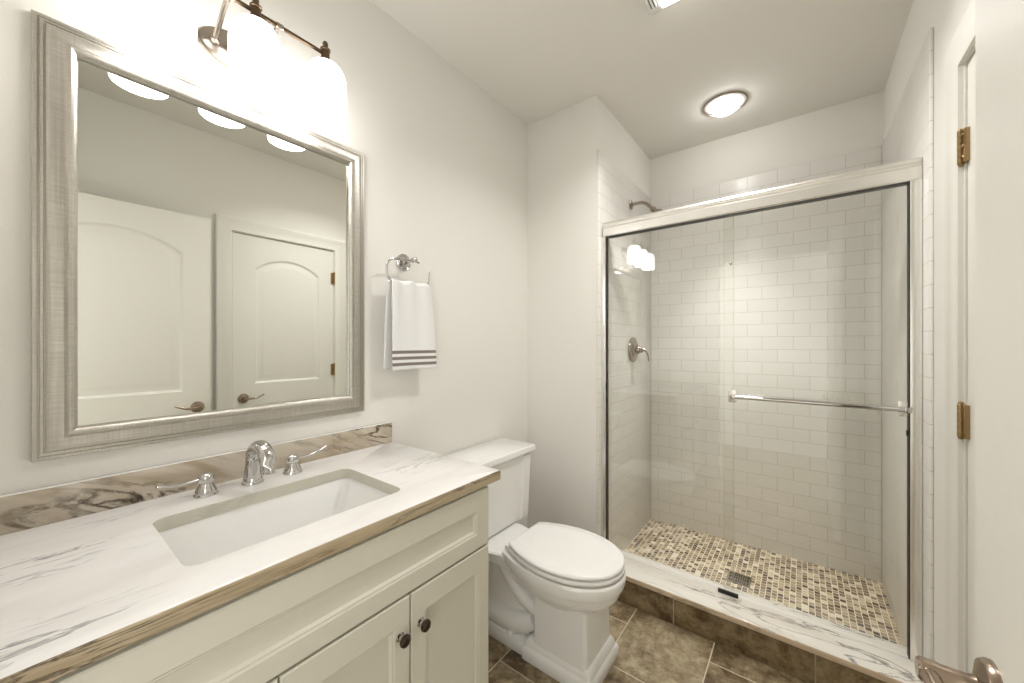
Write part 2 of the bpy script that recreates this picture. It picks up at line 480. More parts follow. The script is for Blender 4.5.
# ------------------------------------------------------------------ panelled doors
def arch(u0, u1, v0, vs, rise, d, n=20):
    """outline of an arched panel moved inwards by d"""
    w = (u1-u0)/2; c = (u0+u1)/2
    if rise <= 0:
        return [(u0+d, v0+d), (u1-d, v0+d)] + [(u1-d-(u1-u0-2*d)*i/n, vs-d) for i in range(n+1)]
    rad = (w*w+rise*rise)/(2*rise); cv = vs+rise-rad
    ww = w-d; rr = rad-d
    a = math.asin(min(1, ww/rr))
    return [(u0+d, v0+d), (u1-d, v0+d)] + [(c+rr*math.sin(a-2*a*i/n), cv+rr*math.cos(a-2*a*i/n)) for i in range(n+1)]
def panel_door(u0, u1, v0, v1, th, panels, to3d):
    """to3d(u, v, w): w is the depth behind the front face"""
    mb = MB()
    for w0, sgn in ((0.0, 1), (th, -1)):
        loops = [[to3d(u0, v0, w0), to3d(u1, v0, w0), to3d(u1, v1, w0), to3d(u0, v1, w0)]]
        for pn in panels: loops.append([to3d(u, v, w0) for u, v in arch(*pn, 0.0)])
        fill_with_holes(mb.bm, loops)
        for pn in panels:
            st = [(0.0, 0.0), (0.006, 0.0045), (0.014, 0.0085), (0.026, 0.0085), (0.052, 0.0015), (0.056, 0.001)]
            mb.rings([[to3d(u, v, w0+sgn*w) for u, v in arch(*pn, d)] for d, w in st], True, False, True)
    mb.rings([[to3d(u0, v0, w), to3d(u1, v0, w), to3d(u1, v1, w), to3d(u0, v1, w)] for w in (0.0, th)], True, False, False)
    return mb
def lever(parent, u, v, to3d, direction, mat):
    """rosette, neck and waved lever; to3d's w runs out of the face"""
    mb = MB()
    o = to3d(u, v, 0); ax = to3d(u, v, 1)-o
    mb.lathe([(0.033, 0), (0.033, 0.004), (0.030, 0.009), (0.020, 0.012), (0.013, 0.014), (0.0115, 0.02), (0.0115, 0.040), (0.0125, 0.044), (0.0125, 0.056), (0.010, 0.059)], o, ax, 28)
    pts = []; rad = []
    for i in range(15):
        t = i/14
        pts.append(to3d(u+direction*0.112*t, v+0.004*math.sin(t*PI)*1.0-0.013*math.sin(t*PI*1.35)*t+0.010*t*t, 0.050-0.006*t))
        rad.append(0.0095*(1-0.45*t))
    mb.tube(pts, rad, 12, True, 0.9)
    return mb.build('door_handle', mat, parent)

XO = 0.165
door_open = panel_door(-0.108, 0.698, 0.012, 2.045, 0.036,
                       [(0.020, 0.572, 1.01, 1.815, 0.098), (0.020, 0.572, 0.23, 0.86, 0)],
                       lambda u, v, w: Vector((XO+w, u, v))).build('door_1', M['trim'], kind='structure', ang=20)
lever(door_open, 0.638, 0.912, lambda u, v, w: Vector((XO-w, u, v)), -1, M['lever'])
lever(door_open, 0.638, 0.912, lambda u, v, w: Vector((XO+0.036+w, u, v)), -1, M['lever'])
mb = MB(); mb.box(XO+0.007, XO+0.029, 0.6975, 0.6995, 0.875, 0.935); mb.box(XO+0.012, XO+0.024, 0.698, 0.7035, 0.893, 0.917, 0.002)
mb.build('latch_plate', M['hinge'], door_open)

XD = XR+0.004
door_closet = panel_door(DY0+0.003, DY1-0.0012, 0.012, DZ-0.003, 0.036,
                         [(DY0+0.135, DY1-0.115, 1.01, 1.815, 0.088), (DY0+0.135, DY1-0.115, 0.23, 0.86, 0)],
                         lambda u, v, w: Vector((XD+w, u, v))).build('door_2', M['trim'], kind='structure', ang=20)
lever(door_closet, DY0+0.066, 0.912, lambda u, v, w: Vector((XD-w, u, v)), 1, M['lever'])
def hinge(z, name='hinge'):
    mb = MB()
    zs = [z-0.0445+0.089*i/5 for i in range(6)]
    for i in range(5):
        mb.lathe([(0.006, 0), (0.0068, 0.001), (0.0068, 0.0165), (0.006, 0.0175)], (XR-0.008, DY1+0.001, zs[i]+0.0002), (0, 0, 1), 14)
    mb.lathe([(0.0045, 0), (0.0058, 0.001), (0.005, 0.005), (0.002, 0.007)], (XR-0.008, DY1+0.001, z+0.0445), (0, 0, 1), 14)
    mb.lathe([(0.0045, 0), (0.0058, 0.001), (0.005, 0.004), (0.002, 0.006)], (XR-0.008, DY1+0.001, z-0.0445), (0, 0, -1), 14)
    # leaves: one over the jamb edge, one over the door's edge
    mb.box(XR-0.0075, XR+0.004, DY1+0.0015, DY1+0.022, z-0.0445, z+0.0445, 0.0008)
    mb.box(XR-0.0065, XR+0.004, DY1-0.022, DY1-0.0015, z-0.0445, z+0.0445, 0.0008)
    for dz in (-0.03, 0.0, 0.03):
        for s in (-1, 1):
            mb.lathe([(0.0038, 0), (0.003, 0.0012), (0.0005, 0.0016)], (XR-0.007, DY1+s*0.0125, z+dz), (-1, 0, 0), 10)
    return mb.build(name, M['hinge'], door_closet)
for z in (1.822, 1.080, 0.30): hinge(z)

# ------------------------------------------------------------------ vanity
VY0, VY1 = -0.085, 0.885
FX = -0.790                       # front plane of the carcass
CT0, CT1 = 0.856, 0.886           # worktop
van = thing('vanity_cabinet', 'cream painted bathroom vanity cabinet under the marble worktop', 'cabinet', (-1.07, 0.40, 0))
mb = MB()
mb.box(XL+0.002, FX, VY1-0.018, VY1, 0.0, CT0, 0.001)
mb.box(XL+0.002, FX, VY0, VY0+0.018, 0.0, CT0, 0.001)
mb.box(XL+0.002, XL+0.014, VY0+0.018, VY1-0.018, 0.10, CT0)
mb.box(XL+0.014, FX, VY0+0.018, VY1-0.018, 0.10, 0.118)
mb.box(FX-0.018, FX, VY0+0.018, VY1-0.018, 0.828, CT0)      # rails and mullions of the face frame
mb.box(FX-0.018, FX, VY0+0.018, VY1-0.018, 0.655, 0.690)
mb.box(FX-0.018, FX, VY0+0.018, VY1-0.018, 0.10, 0.130)
for y in (0.2915, 0.5875): mb.box(FX-0.018, FX, y-0.016, y+0.016, 0.13, 0.655)
mb.build('carcass', M['cabinet'], van)
MB().box(FX-0.075, FX-0.060, VY0+0.018, VY1-0.018, 0.0, 0.10).build('toe_kick', M['cabinet'], van)
def shaker(y0, y1, z0, z1, fw, fz0, fz1):
    """frame and recessed panel with a moulded inner edge"""
    mb = MB(); x0, x1 = FX+0.001, FX+0.021
    def rect(d, dz0, dz1, x): return [Vector((x, y0+d, z0+dz0)), Vector((x, y1-d, z0+dz0)), Vector((x, y1-d, z1-dz1)), Vector((x, y0+d, z1-dz1))]
    steps = [(0, 0, 0, x0), (0, 0, 0, x1-0.003), (0.003, 0.003, 0.003, x1), (fw, fz0, fz1, x1), (fw+0.004, fz0+0.004, fz1+0.004, x1-0.003),
             (fw+0.007, fz0+0.007, fz1+0.007, x1-0.003), (fw+0.012, fz0+0.012, fz1+0.012, x1-0.009), (fw+0.016, fz0+0.016, fz1+0.016, x1-0.010)]
    mb.rings([rect(*s) for s in steps], True, True, True)
    return mb
shaker(VY0+0.004, 0.883, 0.674, 0.846, 0.052, 0.044, 0.058).build('drawer_front', M['cabinet'], van, ang=20)
knob_spots = []
for y0, y1, ky in ((0.5905, 0.883, 0.618), (0.2935, 0.5865, 0.556), (VY0+0.004, 0.2895, 0.262)):
    d = shaker(y0, y1, 0.115, 0.668, 0.044, 0.055, 0.062).build('cabinet_door', M['cabinet'], van, ang=20)
    kx = FX+0.0205
    mb = MB()
    mb.lathe([(0.011, 0), (0.0115, 0.002), (0.009, 0.0035), (0.006, 0.005), (0.0055, 0.013), (0.008, 0.015)], (kx, ky, 0.582), (1, 0, 0), 20)
    k = mb.build('knob', M['chrome'], d)
    mb = MB()
    mb.lathe([(0.008, 0), (0.0140, 0.003), (0.0150, 0.007), (0.0135, 0.011), (0.008, 0.014), (0.002, 0.0148)], (kx+0.0150, ky, 0.582), (1, 0, 0), 12)
    mb.build('cut_knob_head', M['knob_dark'], k, ang=10)

# worktop with the basin cut out of it
BX0, BX1, BY0, BY1 = -1.175, -0.872, 0.178, 0.645
mb = MB()
cy0, cy1, cxf = -0.112, 0.932, -0.762
out = [(XL+0.001, cy0), (cxf, cy0), (cxf, cy1), (XL+0.001, cy1)]
hole = rrect(BX0, BX1, BY0, BY1, 0.028)
fill_with_holes(mb.bm, [[Vector((x, y, CT1)) for x, y in out_] for out_ in (rrect(XL+0.001, cxf-0.003, cy0, cy1-0.003, 0.001, 1), hole)])
fill_with_holes(mb.bm, [[Vector((x, y, CT0)) for x, y in out_] for out_ in (rrect(XL+0.001, cxf-0.002, cy0, cy1-0.002, 0.001, 1), hole)])
rims = []
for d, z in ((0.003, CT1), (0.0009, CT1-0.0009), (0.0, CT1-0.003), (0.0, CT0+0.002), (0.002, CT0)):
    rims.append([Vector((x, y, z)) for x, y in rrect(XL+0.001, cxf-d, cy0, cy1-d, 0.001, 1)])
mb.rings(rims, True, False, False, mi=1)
mb.rings([[Vector((x, y, z)) for x, y in hole] for z in (CT1, CT0)], True, False, False, mi=2)
M['marble_cut'] = marble('grey_marble_cut_edge', srgb(205, 201, 186), srgb(184, 180, 164), srgb(140, 136, 122), (6, 6, 10), 0.03, 0.5, 0.5, 0.25, 0.9)
ct = mb.build('countertop', [M['marble'], M['marble_edge'], M['marble_cut']], ang=30)
tag(ct, 'white grey-veined marble worktop with a tan front edge on the vanity', 'countertop')
mb = MB(); mb.box(XL+0.001, XL+0.021, cy0, 0.927, CT1, 0.968, 0.0015)
for f in mb.bm.faces: f.material_index = 1 if f.calc_center_median().z > 0.9665 else 0
tag(mb.build('backsplash', [M['marble_splash'], M['marble']]), 'low tan marble backsplash with brown veins behind the faucet', 'backsplash')

# undermount basin
sink = thing('sink_basin', 'white rectangular undermount basin set in the marble worktop', 'sink', (-1.02, 0.41, 0.73))
mb = MB()
rg = []
for d, z, r in ((-0.022, CT0-0.0015, 0.045), (-0.004, CT0-0.0015, 0.032), (-0.002, CT0-0.004, 0.03), (0.006, CT0-0.03, 0.03)):
    rg.append([Vector((x, y, z)) for x, y in rrect(BX0+d, BX1-d, BY0+d, BY1-d, r)])
for t in (0.35, 0.7, 0.92, 1.0):
    z = CT0-0.03-0.105*math.sin(t*PI/2)
    k = t**1.3
    rg.append([Vector((x, y, z)) for x, y in rrect(BX0+0.006+0.030*k, BX1-0.006-0.030*k, BY0+0.006+0.080*k, BY1-0.006-0.080*k, 0.03)])
rg.append([Vector((x, y, CT0-0.142)) for x, y in rrect(BX0+0.07, BX1-0.07, BY0+0.15, BY1-0.15, 0.03)])
# outside of the bowl
under = [[Vector((p.x*1.0, p.y, p.z-0.012)) for p in r] for r in rg]
mb.rings(rg, True, False, True)
o = [Vector((x, y, CT0-0.014)) for x, y in rrect(BX0-0.022, BX1+0.022, BY0-0.022, BY1+0.022, 0.045)]
o2 = [Vector((x, y, CT0-0.155)) for x, y in rrect(BX0+0.02, BX1-0.02, BY0+0.05, BY1-0.05, 0.03)]
mb.rings([rg[0], o, o2], True, False, True)
mb.build('bowl', M['porcelain'], sink, ang=50)
MB().lathe([(0.022, 0), (0.022, 0.003), (0.018, 0.004), (0.016, 0.002), (0.001, 0.003)], (-1.02, 0.41, CT0-0.142), (0, 0, 1), 24).build('drain', M['chrome'], sink)

# widespread faucet
fc = thing('widespread_faucet', 'chrome arched faucet with two lever handles on the marble worktop', 'faucet', (-1.26, 0.408, CT1))
fx = -1.262
mb = MB()
mb.lathe([(0.027, 0), (0.0275, 0.003), (0.024, 0.006), (0.0245, 0.010), (0.0235, 0.016), (0.0215, 0.020)], (fx, 0.408, CT1), (0, 0, 1), 32)
pts = []; rad = []; fl = []
for i in range(25):
    t = i/24
    if t < 0.3:
        k = t/0.3; pts.append((fx+0.004*k, 0.408, CT1+0.014+0.052*k)); 
    else:
        k = (t-0.3)/0.7; a = PI*0.98*(1-k)
        cx_, cz_ = fx+0.004+0.056, CT1+0.066
        pts.append((cx_+0.056*math.cos(a), 0.408, cz_+0.050*math.sin(a) - 0.014*max(0, k-0.75)/0.25))
    rad.append(0.0225-0.0030*t); fl.append(1.0-0.22*min(1, t/0.5))
mb.tube(pts, rad, 20, True, fl, up=(0, 1, 0) if False else (0, 0, 1))
sp = mb.build('spout', M['chrome'], fc, ang=50)
MB().lathe([(0.0032, 0), (0.0032, 0.082), (0.0055, 0.084), (0.0075, 0.090), (0.0075, 0.096), (0.004, 0.101), (0.001, 0.102)], (fx-0.024, 0.408, CT1), (0, 0, 1), 16).build('lift_rod', M['chrome'], sp)
def faucet_handle(y, s):
    mb = MB()
    mb.lathe([(0.0265, 0), (0.027, 0.003), (0.0235, 0.006), (0.0245, 0.009), (0.0225, 0.016), (0.0185, 0.023), (0.0150, 0.029), (0.0140, 0.032)], (fx, y, CT1), (0, 0, 1), 28)
    h = mb.build('handle_base', M['chrome'], fc)
    mb = MB()
    mb.lathe([(0.0140, 0), (0.0165, 0.002), (0.0175, 0.010), (0.0175, 0.016), (0.0155, 0.022), (0.009, 0.0255), (0.001, 0.0265)], (fx, y, CT1+0.032), (0, 0, 1), 24)
    pts = []; rad = []; fl = []
    for i in range(13):
        t = i/12
        pts.append((fx+0.010*t, y+s*(0.008+0.092*t), CT1+0.046-0.004*math.sin(t*PI)+0.018*t*t*(1 if s > 0 else 0.35)))
        rad.append(0.0042+0.0035*math.sin(min(1, t*1.05)*PI*0.8)); fl.append(0.62)
    mb.tube(pts, rad, 12, True, fl)
    mb.build('lever', M['chrome'], h, ang=50)
faucet_handle(0.300, -1); faucet_handle(0.516, 1)

# ------------------------------------------------------------------ framed mirror
mir = thing('framed_mirror', 'large rectangular wall mirror in a brushed silver frame above the vanity', 'mirror', (XL, 0.41, 1.03))
mb = MB(); mb.box(XL+0.004, XL+0.010, 0.060, 0.760, 1.076, 1.978); mb.build('mirror_glass', M['mirror'], mir, smooth=False)
pr = [(0.0, 0.0), (0.0, 0.012), (0.002, 0.014), (0.008, 0.015), (0.009, 0.013), (0.011, 0.013), (0.012, 0.017), (0.017, 0.018), (0.018, 0.0155), (0.020, 0.0155), (0.021, 0.020),
      (0.030, 0.0225), (0.043, 0.0225), (0.047, 0.022), (0.049, 0.024), (0.053, 0.0275), (0.057, 0.0285), (0.061, 0.0275), (0.065, 0.024), (0.067, 0.019), (0.0675, 0.0105), (0.056, 0.0102), (0.056, 0.002)]
a0, a1, b0, b1 = 0.012, 0.808, 1.029, 2.025
mb = MB()
rings = []
for k in range(4):
    rings.append([Vector((XL+0.001+h, (a0+d, a1-d, a1-d, a0+d)[k], (b0+d, b0+d, b1-d, b1-d)[k])) for d, h in pr])
rings.append(rings[0])
mb.rings(rings, True, False, False)
mb.build('frame', M['frame'], mir, ang=18)

# ------------------------------------------------------------------ vanity light
LX, LY, LS = -1.205, 0.397, 0.193
vl = thing('vanity_light', 'three-shade bronze vanity light on the wall above the mirror', 'wall light', (XL, LY, 2.16))
mb = MB()
def oval(hw, hh, x, n=40): return [Vector((x, LY+0.012+hw*math.cos(2*PI*i/n), 2.162+hh*math.sin(2*PI*i/n))) for i in range(n)]
mb.rings([oval(0.112, 0.058, XL+0.001), oval(0.112, 0.058, XL+0.006), oval(0.108, 0.055, XL+0.011), oval(0.098, 0.046, XL+0.013), oval(0.090, 0.040, XL+0.019), oval(0.060, 0.024, XL+0.022)])
mb.build('backplate', M['nickel'], vl)
for y in (LY-0.060, LY+0.060):
    mb = MB()
    pts = []
    for i in range(13):
        t = i/12; a = t*PI/2
        pts.append((XL+0.018+(LX-XL-0.018)*math.sin(a), y, 2.160+0.050*(1-math.cos(a))+0.035*math.sin(a*2)))
    mb.tube(pts, 0.0065, 10, True, 1.0, (0, 1, 0))
    mb.lathe([(0.012, 0), (0.012, 0.006), (0.008, 0.010)], (XL+0.018, y, 2.160), (1, 0, 0.4), 14)
    mb.lathe([(0.008, -0.009), (0.0085, -0.007), (0.0085, 0.007), (0.008, 0.009)], (LX, y, 2.212), (0, 1, 0), 14)
    mb.build('arm', M['nickel'], vl)
mb = MB(); mb.tube([(LX, LY-LS-0.006, 2.212), (LX, LY+LS+0.006, 2.212)], 0.0058, 12); mb.build('crossbar', M['bronze'], vl)
for k in (-1, 0, 1):
    y = LY+k*LS
    mb = MB()
    mb.lathe([(0.024, 2.176), (0.030, 2.178), (0.031, 2.182), (0.022, 2.188), (0.0135, 2.192), (0.0125, 2.206), (0.0125, 2.222), (0.015, 2.224), (0.015, 2.228), (0.008, 2.232), (0.0055, 2.236), (0.0075, 2.240), (0.0085, 2.245), (0.006, 2.251), (0.001, 2.253)], (LX, y, 0), (0, 0, 1), 24)
    so = mb.build('socket', M['bronze'], vl)
    MB().lathe([(0.0235, 2.1765), (0.0345, 2.1745), (0.0375, 2.170), (0.0385, 2.1705), (0.0355, 2.177), (0.030, 2.1805), (0.0235, 2.1815)], (LX, y, 0), (0, 0, 1), 32, False).build('shade_holder', M['nickel'], so)
    mb = MB()
    prof = [(0.0555, 2.022), (0.0605, 2.020), (0.0620, 2.024)]
    for i in range(5): prof.append((0.062+0.0006*math.sin(i/4*PI), 2.03+0.085*i/4))
    for i in range(1, 11):
        a = i/10*PI/2
        prof.append((0.024+0.038*math.cos(a), 2.115+0.064*math.sin(a)))
    inner = [(max(r-0.004, 0.02), z-(0.004 if z > 2.12 else 0)) for r, z in prof[2:]][::-1]
    n0 = len(prof)
    mb.lathe(prof+inner, (LX, y, 0), (0, 0, 1), 36, False)
    mb.build('lamp_shade', M['shade'], vl)

# ------------------------------------------------------------------ towel ring and towel
RY, RZ = 0.995, 1.637
tr = thing('towel_ring', 'chrome open towel ring on the wall between mirror and toilet', 'towel ring', (XL, RY, RZ))
mb = MB()
mb.lathe([(0.034, 0.0), (0.036, 0.002), (0.036, 0.006), (0.031, 0.010), (0.027, 0.008), (0.012, 0.010), (0.010, 0.014)], (XL+0.001, RY, RZ), (1, 0, 0), 32)
mb.build('wall_plate', M['chrome'], tr)
mb = MB()
mb.lathe([(0.010, 0.0), (0.008, 0.008), (0.0075, 0.020), (0.010, 0.022), (0.011, 0.026), (0.009, 0.030), (0.0075, 0.034), (0.0075, 0.050), (0.010, 0.052), (0.010, 0.056), (0.007, 0.058), (0.009, 0.062), (0.0115, 0.068), (0.0105, 0.075), (0.006, 0.080), (0.001, 0.082)], (XL+0.012, RY, RZ), (1, 0, 0), 20)
mb.build('post', M['chrome'], tr)
RXC = XL+0.062
mb = MB(); pts = []
for i in range(49):
    a = R(72+(372-72)*i/48)
    ca, sa = math.cos(a), math.sin(a)
    e = 0.62
    pts.append((RXC, 0.980+0.106*math.copysign(abs(ca)**e, ca), 1.583+0.052*math.copysign(abs(sa)**e, sa)))
mb.tube(pts, 0.0045, 12, True, 1.0, (1, 0, 0)); mb.build('ring', M['chrome'], tr)

random.seed(4)
mb = MB()
prof = []
TOPZ = 1.533+0.009
zb_f, zb_b = 1.182, 1.186
nf = 26
path = []
for i in range(nf): t = i/(nf-1); path.append((0.013, zb_f+(1.531-zb_f)*t, 1))       # front leaf upwards
for i in range(1, 8): a = PI*i/8; path.append((0.013*math.cos(a), 1.531+0.013*math.sin(a), math.cos(a)))
for i in range(nf): t = i/(nf-1); path.append((-0.013, 1.531-(1.531-zb_b)*t, -1))
cols = 40
grid = []
for j, (dx, z, sd) in enumerate(path):
    row = []
    drop = max(0, min(1, (1.54-z)/0.36))
    for i in range(cols+1):
        u = i/cols
        wtop0, wtop1 = 0.885, 1.086
        wb0, wb1 = (0.886, 1.112) if sd > 0 else (0.868, 1.092)
        k = drop**0.6
        y0 = wtop0+(wb0-wtop0)*k; y1 = wtop1+(wb1-wtop1)*k
        fold = math.sin(u*PI*5.2+0.6)*0.0065*(1-drop)**1.2 + math.sin(u*PI*2.1+1.0+drop)*0.0045*drop
        spread = 0.006*drop*sd
        row.append(mb.bm.verts.new((RXC+dx+fold*(1 if sd > -0.5 else 0.5)+spread*0.5, y0+(y1-y0)*u, z+0.002*math.sin(u*PI*5.2)*(1-drop))))
    grid.append(row)
for a, b in zip(grid[:-1], grid[1:]):
    for i in range(cols): mb.bm.faces.new((a[i], a[i+1], b[i+1], b[i]))
tw = mb.build('hand_towel', M['towel'], ang=80)
md = tw.modifiers.new('thick', 'SOLIDIFY'); md.thickness = 0.007; md.offset = 0
md = tw.modifiers.new('soft', 'SUBSURF'); md.levels = 1; md.render_levels = 1
tag(tw, 'white hand towel with three brown stripes draped over the towel ring', 'towel')

# ------------------------------------------------------------------ toilet
TY = 1.378
wc = thing('toilet', 'white two-piece toilet with closed lid between vanity and shower', 'toilet', (-0.95, TY, 0))
def rect_ring(x0, x1, hw, z, r=0.012, n=4): return [Vector((x, y, z)) for x, y in rrect(x0, x1, TY-hw, TY+hw, r, n)]
# tank with pilasters at the front corners
tx0, tx1 = XL+0.014, -1.130
mb = MB()
def tank_ring(z, g):
    hw = 0.242+g; xf = tx1+g*0.7; d = 0.007; pw = 0.055
    pts = [(tx0, -hw), (xf-0.004, -hw), (xf, -hw+0.004), (xf, -hw+pw), (xf-d*0.5, -hw+pw+0.004), (xf-d, -hw+pw+0.007), (xf-d, hw-pw-0.007), (xf-d*0.5, hw-pw-0.004), (xf, hw-pw), (xf, hw-0.004), (xf-0.004, hw), (tx0, hw)]
    return [Vector((x, TY+y, z)) for x, y in pts]
mb.rings([tank_ring(z, g) for z, g in ((0.392, -0.012), (0.396, -0.006), (0.44, -0.004), (0.69, 0.006), (0.715, 0.007))])
mb.build('tank', M['porcelain'], wc, ang=25)
mb = MB()
lx = lambda d: -1.112-d
mb.rings([rect_ring(tx0-0.004+d, lx(d), 0.276-d, z, 0.008) for d, z in ((0.020, 0.7155), (0.018, 0.719), (0.012, 0.724), (0.004, 0.727), (0.002, 0.730), (0.0, 0.733), (0.0, 0.754), (0.002, 0.758), (0.006, 0.760))])
mb.build('tank_lid', M['porcelain'], wc, ang=30)

def egg(xb, xf, xm, hw, wb, z, n=40, m=14):
    """plan of the seat: straight flaring back, round front"""
    pts = []
    right = []
    for i in range(m):
        t = i/m; x = xb+(xm-xb)*t
        right.append((x, hw-(hw-wb)*((xm-x)/(xm-xb))**2))
    for i in range(n+1):
        a = PI/2*i/n
        right.append((xm+(xf-xm)*math.sin(a), hw*math.cos(a)**0.94 if i < n else 0.0))
    pts = [Vector((x, TY+w, z)) for x, w in right]
    left = [Vector((x, TY-w, z)) for x, w in right[:-1]][::-1]
    return pts+left
mb = MB()
XBK = -1.335
# bowl from the rim down into the pedestal
sec = []
for xf, hw, wb, z in ((-0.552, 0.165, 0.105, 0.4030), (-0.538, 0.179, 0.118, 0.4030), (-0.535, 0.183, 0.122, 0.3990), (-0.533, 0.184, 0.122, 0.3890), (-0.534, 0.183, 0.120, 0.3670), (-0.538, 0.180, 0.116, 0.3550),
                      (-0.546, 0.171, 0.108, 0.3500), (-0.550, 0.168, 0.104, 0.3425), (-0.552, 0.166, 0.102, 0.3251), (-0.560, 0.158, 0.096, 0.3102), (-0.580, 0.140, 0.088, 0.2928), (-0.605, 0.122, 0.080, 0.2729), (-0.622, 0.110, 0.075, 0.2580)):
    sec.append(egg(-1.02, xf, -0.775, hw, wb, z))
mb.rings(sec, True, True, True)
# deck under the tank, drawn down in a curve on each side
dk = []
for xb_, hw, z0 in ((XBK, 0.150, 0.352), (-1.16, 0.152, 0.350), (-1.10, 0.146, 0.346), (-1.05, 0.134, 0.338), (-1.00, 0.126, 0.326), (-0.95, 0.124, 0.312)):
    dk.append([Vector((xb_, TY-hw, z0+0.012)), Vector((xb_, TY-hw+0.004, z0)), Vector((xb_, TY-0.06, z0-0.03)), Vector((xb_, TY+0.06, z0-0.03)), Vector((xb_, TY+hw-0.004, z0)), Vector((xb_, TY+hw, z0+0.012)),
               Vector((xb_, TY+hw, 0.380)), Vector((xb_, TY+hw-0.006, 0.3865)), Vector((xb_, TY-hw+0.006, 0.3865)), Vector((xb_, TY-hw, 0.380))])
mb.rings(dk, True, True, True)
# narrow rear body and trapway relief
mb.rings([rect_ring(-1.21, -0.80, 0.075, z, 0.02) for z in (0.03, 0.20, 0.365)])
for s in (-1, 1):
    pts = []; rad = []
    ctrl = [(-1.085, 0.350), (-1.055, 0.325), (-1.015, 0.285), (-0.975, 0.245), (-0.935, 0.215), (-0.90, 0.20), (-0.86, 0.19)]
    mb.tube([(x, TY+s*0.070, z) for x, z in ctrl], [0.030, 0.034, 0.036, 0.037, 0.037, 0.036, 0.034], 14)
    ctrl = [(-1.20, 0.10), (-1.12, 0.085), (-1.04, 0.085), (-0.97, 0.095), (-0.92, 0.115), (-0.88, 0.14)]
    mb.tube([(x, TY+s*0.068, z) for x, z in ctrl], [0.040, 0.046, 0.050, 0.050, 0.044, 0.034], 14)
# square column
mb.rings([rect_ring(-0.868-d*0.3, -0.630+d, 0.112+d, z, 0.016) for d, z in ((0.004, 0.06), (0.002, 0.10), (0.0, 0.18), (-0.002, 0.285))])
# stepped plinth
mb.rings([rect_ring(-0.905-d, -0.609+d, 0.122+d, z, 0.012) for d, z in ((0.008, 0.0), (0.010, 0.004), (0.010, 0.040), (0.006, 0.050), (0.000, 0.055), (-0.001, 0.062), (-0.004, 0.072), (-0.010, 0.082), (-0.014, 0.085), (-0.03, 0.087))])
mb.rings([rect_ring(-1.22, -0.86, 0.118+d, z, 0.008) for d, z in ((0.0, 0.0), (0.002, 0.003), (0.002, 0.045), (-0.002, 0.055), (-0.02, 0.060))])
mb.build('bowl', M['porcelain'], wc, ang=38)
for s in (-1, 1):
    MB().lathe([(0.013, 0), (0.013, 0.006), (0.010, 0.013), (0.005, 0.017), (0.001, 0.018)], (-0.985, TY+s*0.108, 0.054), (0, 0, 1), 18).build('bolt_cap', M['porcelain'], wc)
# seat ring and lid
mb = MB()
SXB, SXF = -0.992, -0.537
st = [(0.012, 0.4080), (0.003, 0.4085), (0.0, 0.4120), (0.0, 0.4220), (0.004, 0.4265), (0.014, 0.4270)]
mb.rings([egg(SXB+d*0.3, SXF-d, -0.775, 0.182-d, 0.118-d*0.6, z) for d, z in st])
mb.build('seat', M['lid'], wc, ang=50)
mb = MB()
st = [(0.010, 0.4325), (0.003, 0.4330), (0.0005, 0.4350), (0.0005, 0.4410), (0.004, 0.4460), (0.010, 0.4475), (0.030, 0.4480), (0.034, 0.4498), (0.040, 0.4508), (0.075, 0.4525)]
mb.rings([egg(SXB+0.004+d*0.25, SXF-d, -0.775, 0.182-d, 0.118-d*0.7, z) for d, z in st])
mb.build('seat_lid', M['lid'], wc, ang=50)
for s in (-1, 1):
    mb = MB()
    mb.lathe([(0.006, 0), (0.0105, 0.001), (0.0105, 0.030), (0.006, 0.031)], (SXB-0.010, TY+s*0.098+0.0155, 0.416), (0, -1, 0), 14)
    mb.box(SXB-0.022, SXB+0.002, TY+s*0.098-0.012, TY+s*0.098+0.012, 0.386, 0.416, 0.003)
    mb.build('seat_hinge', M['lid'], wc)
# trip lever on the tank's front, at the vanity end
mb = MB()
mb.lathe([(0.012, 0), (0.012, 0.004), (0.008, 0.007), (0.007, 0.014)], (tx1+0.002, TY-0.195, 0.660), (1, 0, 0), 16)
mb.tube([(tx1+0.014, TY-0.195, 0.660), (tx1+0.016, TY-0.16, 0.655), (tx1+0.014, TY-0.12, 0.645)], [0.006, 0.0065, 0.005], 10)
mb.build('flush_lever', M['chrome'], wc)

# ------------------------------------------------------------------ sliding shower doors
FY0, FY1 = 1.945, 2.005
ex0, ex1 = XS+TT, XR-TT
HZ0, HZ1 = 1.876, 1.955
en = thing('shower_enclosure', 'silver framed sliding glass shower enclosure standing on the curb', 'shower door', ((ex0+ex1)/2, 1.975, CZ1))
def extrude_x(prof, x0, x1): return MB().rings([[Vector((x, y, z)) for y, z in prof] for x in (x0, x1)])
hp = [(FY0+0.003, HZ0), (FY0, HZ0+0.004), (FY0, HZ0+0.044), (FY0+0.004, HZ0+0.050), (FY0+0.010, HZ0+0.055), (FY0+0.010, HZ0+0.058), (FY0+0.002, HZ0+0.064), (FY0, HZ0+0.068), (FY0+0.002, HZ1-0.004), (FY0+0.008, HZ1),
      (FY1-0.004, HZ1), (FY1, HZ1-0.005), (FY1, HZ0), (FY1-0.004, HZ0), (FY1-0.004, HZ0+0.012), (FY0+0.007, HZ0+0.012), (FY0+0.007, HZ0)]
extrude_x(hp, ex0+0.014, ex1-0.002).build('header_rail', M['brushed'], en, ang=25)
extrude_x([(FY0+0.0075, HZ0+0.001), (FY1-0.005, HZ0+0.001), (FY1-0.005, HZ0+0.0115), (FY0+0.0075, HZ0+0.0115)], ex0+0.03, ex1-0.03).build('header_black_strip', M['black'], en, smooth=False)  # thin black strip filling the underside of the header rail
